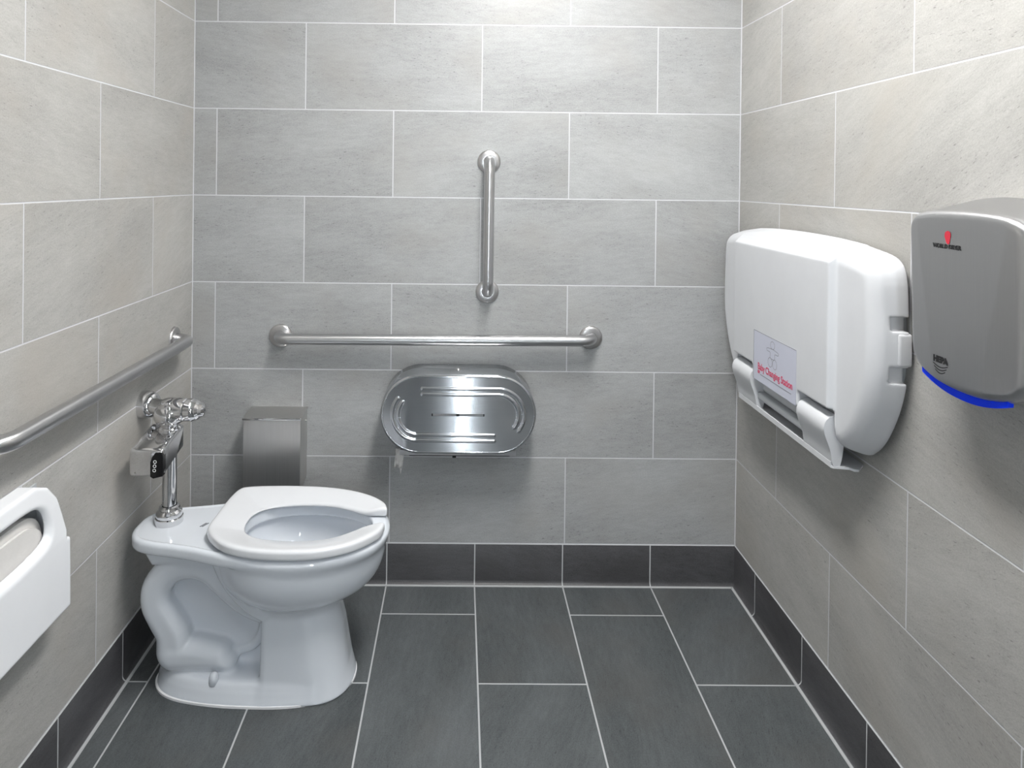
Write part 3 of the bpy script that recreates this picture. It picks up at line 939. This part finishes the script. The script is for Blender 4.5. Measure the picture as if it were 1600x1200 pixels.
# folded covers inside
pk = thing('seat_cover_pack', 'pack of white paper seat covers inside the dispenser on the left wall', 'paper', (0.02, -1.03, 0.47))
bm = bmesh.new()
pl = spline([(-0.885, 0.475), (-0.885, 0.60), (-0.896, 0.650), (-0.93, 0.678), (-0.98, 0.685), (-1.08, 0.685), (-1.13, 0.678), (-1.164, 0.650), (-1.175, 0.60), (-1.175, 0.475)], 5, False)
prism(bm, pl, 'x', 0.010, 0.026); bevel_all(bm, 0.002, 2, 60)
s1 = ob('sheet_stack', bm, M['paper'], autosmooth=50)
bm = bmesh.new()
pl = spline([(-0.890, 0.475), (-0.890, 0.59), (-0.902, 0.634), (-0.935, 0.659), (-0.98, 0.666), (-1.08, 0.666), (-1.125, 0.659), (-1.158, 0.634), (-1.170, 0.59), (-1.170, 0.475)], 5, False)
prism(bm, pl, 'x', 0.028, 0.034); bevel_all(bm, 0.002, 2, 60)
s2 = ob('front_sheet', bm, M['paper'], autosmooth=50)
bm = bmesh.new(); box(bm, 0.0042, 0.0060, -1.115, -0.975, 0.686, 0.701)
s3 = ob('printed_band', bm, M['navy'])
adopt(pk, s1, s2, s3)

# ------------------------------------------------------------------ baby changing station (right wall)
YS = -0.4875
st_ = thing('baby_changing_station', 'white fold-down baby changing station on the right wall', 'changing station', (W, YS, 0.74))
h = 0.0034
# local grid: wd = distance from wall (as X), Y world, Z world
X, Y, Z, org = grid(-0.006, 0.118, -0.955, -0.02, 0.735, 1.29, h)
s_ = np.abs(Y - YS)
half = [(0, 1.272), (0.20, 1.268), (0.33, 1.256), (0.405, 1.241), (0.433, 1.203), (0.440, 1.120), (0.443, 1.050), (0.438, 0.98), (0.416, 0.905), (0.376, 0.830), (0.334, 0.785), (0.300, 0.770)]
outl = spline([(YS + a, b) for a, b in half] + [(YS + 0.2, 0.769), (YS, 0.769), (YS - 0.2, 0.769)] + [(YS - a, b) for a, b in reversed(half) if a > 0], 4)
d2 = poly_sdf(Y[0], Z[0], outl)
dd = d2[None] + 0 * X
# dome-like cover: the edge leans in towards the front
lean = np.interp(X, [0, 0.03, 0.06, 0.08, 0.10], [0.0, 0.004, 0.014, 0.026, 0.040])
cov = extrude(dd + lean, np.abs(X - 0.041) - 0.041, 0.022)
# raised centre panel
pz0, pz1 = 0.865, 1.218
top_edge = 1.218
pn = poly_sdf(Y[0], Z[0], [(YS - 0.276, 0.83), (YS + 0.276, 0.83), (YS + 0.276, 1.228), (YS - 0.276, 1.228)])[None] + 0 * X
pn = pn - (0.1 - X) * 0.35
slope_top = (Z - 1.217) * 0.90 - (0.1 - X) * 0.80
pn = np.maximum(pn, slope_top)
pn = np.maximum(pn, X - 0.1)
pn = np.maximum(pn, -X)
pn = np.maximum(pn, Z - 1.268)
cov = smin(cov, pn, 0.008)
cov = np.maximum(cov, np.maximum(X - 0.1, -X))
# pockets above the two hinge arms, and the recess between them
for c in (YS - 0.207, YS + 0.207):
    pk_ = np.maximum(rbox2(Y, Z, c, 0.80, 0.073, 0.070, 0.008), -(X - 0.064))
    cov = smax(cov, -pk_, 0.004)
mid = np.maximum(rbox2(Y, Z, YS, 0.77, 0.20, 0.055, 0.006), -(X - 0.068))
cov = smax(cov, -mid, 0.004)
# latch notches at both ends
for zc, hz in ((1.102, 0.015), (0.992, 0.018)):
    nt_ = np.maximum(np.maximum(np.abs(Z - zc) - hz, 0.419 - s_), X - 0.048)
    cov = smax(cov, -nt_, 0.003)
cov = np.maximum(cov, -(X - 0.012))
V, F = surface_nets(cov, org)
V[:, 0] = W - V[:, 0]; F = F[:, ::-1]
cv = mesh_np('cover', V, F, M['plastic'])
bm = bmesh.new()
prism(bm, [(YS + (a - 0.030) * s, b - (0.026 if b > 1 else -0.006)) for s, seq in ((1, half[1:]), (-1, list(reversed(half[1:])))) for a, b in seq], 'x', W - 0.016, W)
bp = ob('back_shell', bm, M['plastic_grey'])
lt = []
for s in (-1, 1):
    bm = bmesh.new()
    box(bm, W - 0.036, W - 0.006, *(sorted((YS + s * 0.410, YS + s * 0.4415))), 1.012, 1.083)
    bevel_all(bm, 0.006, 3)
    lt.append(ob('latch_strap', bm, M['plastic'], autosmooth=50))
arms = []
for c in (YS - 0.207, YS + 0.207):
    bm = bmesh.new()
    pr = spline([(0.070, 0.850), (0.088, 0.849), (0.099, 0.840), (0.104, 0.824), (0.101, 0.805), (0.088, 0.768), (0.081, 0.735), (0.064, 0.735), (0.056, 0.80)], 5)
    prism(bm, [(W - a, b) for a, b in pr], 'y', c - 0.067, c + 0.067); bevel_all(bm, 0.004, 3, 60)
    arms.append(ob('hinge_arm', bm, M['plastic'], autosmooth=50))
bm = bmesh.new()
prism(bm, [(W - 0.030, YS - 0.292), (W - 0.040, YS - 0.290), (W - 0.046, YS - 0.280), (W - 0.080, YS - 0.274), (W - 0.084, YS - 0.268), (W - 0.084, YS + 0.268), (W - 0.080, YS + 0.274), (W - 0.046, YS + 0.280), (W - 0.040, YS + 0.290), (W - 0.030, YS + 0.292), (W - 0.002, YS + 0.262), (W - 0.002, YS - 0.262)], 'z', 0.727, 0.7325)
box(bm, W - 0.084, W - 0.080, YS - 0.268, YS + 0.268, 0.7325, 0.741)
bt = ob('bottom_rail', bm, M['plastic'])
bm = bmesh.new(); box(bm, W - 0.082, W - 0.020, YS - 0.14, YS + 0.14, 0.762, 0.784); bevel_all(bm, 0.006, 3)
hd = ob('pull_handle', bm, M['plastic_grey'], autosmooth=50)
adopt(st_, cv, bp, *lt, *arms, bt, hd)
# label
LX = W - 0.1004
ly0, ly1, lz0, lz1 = YS + 0.124, YS - 0.130, 0.829, 0.972      # far, near
bm = bmesh.new(); box(bm, LX - 0.0006, LX, ly1, ly0, lz0, lz1)
lab = ob('label', bm, M['label']); lab['label'] = 'pale label with red lettering'
bm = bmesh.new()
box(bm, LX - 0.0010, LX - 0.0006, ly1, ly0, lz1 - 0.0012, lz1)
box(bm, LX - 0.0010, LX - 0.0006, ly0 - 0.0012, ly0, lz0, lz1)
lb2 = ob('label_border', bm, M['greyink'])
adopt(st_, lab)
lb2.parent = lab
lb2.matrix_parent_inverse = Matrix.Translation(-Vector((0, 0, 0)))
def wall_mtx(y, z, x):      # text facing -X on the right wall; reads towards -Y
    return Matrix(((0, 0, -1, x), (-1, 0, 0, y), (0, 1, 0, z), (0, 0, 0, 1)))
lc = (ly0 + ly1) / 2
text('Baby Changing Station', 0.0275, M['redink'], lab, 'lettering', wall_mtx(lc - 0.006, 0.872, LX - 0.0009), sx=0.84, bold=0.0004)
text('KB', 0.011, M['redink'], lab, 'small_lettering', wall_mtx(ly0 - 0.036, 0.856, LX - 0.0009), bold=0.0006)
bm = bmesh.new(); box(bm, LX - 0.0010, LX - 0.0006, ly1 + 0.024, ly0 - 0.046, 0.8505, 0.8520)
ob('rule_line', bm, M['greyink'], lab)
# faint outline drawing of a small seated child figure
bm = bmesh.new()
def outline(pts, closed=True):
    n = len(pts)
    for i in range(n if closed else n - 1):
        a = pts[i]; b = pts[(i + 1) % n]
        d_ = Vector((b[0] - a[0], b[1] - a[1])); ln = d_.length
        if ln < 1e-6: continue
        nn = Vector((-d_.y, d_.x)) / ln * 0.0006
        vs = [bm.verts.new((LX - 0.0009, p[0] + q_ * nn.x, p[1] + q_ * nn.y)) for p, q_ in ((a, 1), (b, 1), (b, -1), (a, -1))]
        bm.faces.new(vs)
fc = lc + 0.006
circ = lambda cy, cz, ry, rz, n=22: [(cy + ry * cos(2 * pi * k / n), cz + rz * sin(2 * pi * k / n)) for k in range(n)]
outline(circ(fc, 0.952, 0.013, 0.0105))
outline(spline([(fc - 0.010, 0.941), (fc - 0.034, 0.938), (fc - 0.033, 0.931), (fc - 0.014, 0.930), (fc - 0.013, 0.915), (fc + 0.013, 0.915), (fc + 0.014, 0.930), (fc + 0.033, 0.931), (fc + 0.034, 0.938), (fc + 0.010, 0.941)], 3))
outline(circ(fc - 0.014, 0.902, 0.013, 0.013)); outline(circ(fc + 0.014, 0.902, 0.013, 0.013))
ob('figure_outline', bm, M['greyink'], lab)

# ------------------------------------------------------------------ hand dryer (right wall, near)
YD = -1.182
hd_ = thing('hand_dryer', 'brushed steel automatic hand dryer on the right wall', 'hand dryer', (W, YD, 1.03))
h = 0.0028
X, Y, Z, org = grid(-0.006, 0.112, -1.355, -1.010, 1.02, 1.40, h)
fr_out = spline([(YD + 0.134, 1.10), (YD + 0.136, 1.20), (YD + 0.137, 1.30), (YD + 0.133, 1.328), (YD + 0.110, 1.345), (YD + 0.05, 1.352), (YD - 0.05, 1.352), (YD - 0.110, 1.345), (YD - 0.133, 1.328), (YD - 0.137, 1.30), (YD - 0.136, 1.20),
                (YD - 0.134, 1.10), (YD - 0.126, 1.072), (YD - 0.10, 1.054), (YD - 0.05, 1.044), (YD, 1.041), (YD + 0.05, 1.044), (YD + 0.10, 1.054), (YD + 0.126, 1.072)], 4)
bk_out = spline([(YD + 0.125, 1.10), (YD + 0.128, 1.20), (YD + 0.128, 1.30), (YD + 0.118, 1.345), (YD + 0.085, 1.370), (YD + 0.03, 1.379), (YD - 0.03, 1.379), (YD - 0.085, 1.370), (YD - 0.118, 1.345), (YD - 0.128, 1.30), (YD - 0.128, 1.20),
                (YD - 0.125, 1.10), (YD - 0.12, 1.068), (YD - 0.10, 1.053), (YD - 0.05, 1.044), (YD, 1.041), (YD + 0.05, 1.044), (YD + 0.10, 1.053), (YD + 0.12, 1.068)], 4)
df = poly_sdf(Y[0], Z[0], fr_out)[None]; db = poly_sdf(Y[0], Z[0], bk_out)[None]
tt = np.clip(X / 0.088, 0, 1)
dd = df * tt + db * (1 - tt)
dd = dd - 0.004
dyn = np.abs(Y - YD)
crease = np.interp(Z, [1.05, 1.33], [0.055, 0.108])
front = 0.100 - np.clip(dyn - crease, 0, 1) * 0.13 + 0 * Z
dry = extrude(dd, np.maximum(X - front, -X), 0.016)
V, F = surface_nets(dry, org)
V[:, 0] = W - V[:, 0]; F = F[:, ::-1]
dc = mesh_np('cover', V, F, M['dryer_steel'])
bm = bmesh.new()
bo = [(YD + 0.105, 1.062), (YD - 0.100, 1.062)] + [(YD + q, 1.0235 + 0.024 * (abs(q) / 0.108) ** 2.2) for q in np.linspace(-0.099, 0.104, 17)]
prism(bm, bo, 'x', W - 0.088, W - 0.078)
blue = ob('blue_trim', bm, M['blue'], autosmooth=40); blue['label'] = 'bright blue trim strip'
bm = bmesh.new()
lathe(bm, (W - 0.055, YD, 1.040), (0, 0, -1), [(0, 0), (0, 0.030), (0.010, 0.028), (0.010, 0.022), (0.004, 0.020), (0.004, 0)], 32)
noz = ob('air_outlet', bm, M['chrome'], autosmooth=40)
adopt(hd_, dc, blue, noz)
FX = W - 0.1003
bm = bmesh.new()
lp = spline([(0.0, 0.0125), (0.0062, 0.0095), (0.0078, 0.003), (0.0055, -0.003), (0.0035, -0.008), (-0.001, -0.0115), (-0.0045, -0.009), (-0.0062, -0.002), (-0.0076, 0.005), (-0.0055, 0.0105)], 4)
bm.faces.new([bm.verts.new((FX - 0.0002, YD + 0.024 + a, 1.306 + b)) for a, b in lp])
lg = ob('logo_badge', bm, M['redlogo'], dc)
text('WORLD DRYER', 0.0105, M['ink'], dc, 'logo_lettering', wall_mtx(YD + 0.026, 1.290, FX - 0.0003), bold=0.0005, sx=0.95)
text('HEPA', 0.0150, M['ink'], dc, 'filter_lettering', wall_mtx(YD + 0.038, 1.084, FX - 0.0003), bold=0.0010)
bm = bmesh.new()
for k in range(3):
    cz = 1.073 - k * 0.0055
    for i in range(10):
        a0_, a1_ = (i / 10, (i + 1) / 10)
        wdt = 0.019 - k * 0.003
        f_ = lambda q: (YD + 0.038 - wdt + 2 * wdt * q, cz - 0.005 * sin(pi * q) + 0.003)
        p, q = f_(a0_), f_(a1_)
        vs = [bm.verts.new((FX - 0.0002, p[0], p[1] + 0.0009)), bm.verts.new((FX - 0.0002, q[0], q[1] + 0.0009)), bm.verts.new((FX - 0.0002, q[0], q[1] - 0.0009)), bm.verts.new((FX - 0.0002, p[0], p[1] - 0.0009))]
        bm.faces.new(vs)
ob('swoosh_mark', bm, M['ink'], dc)
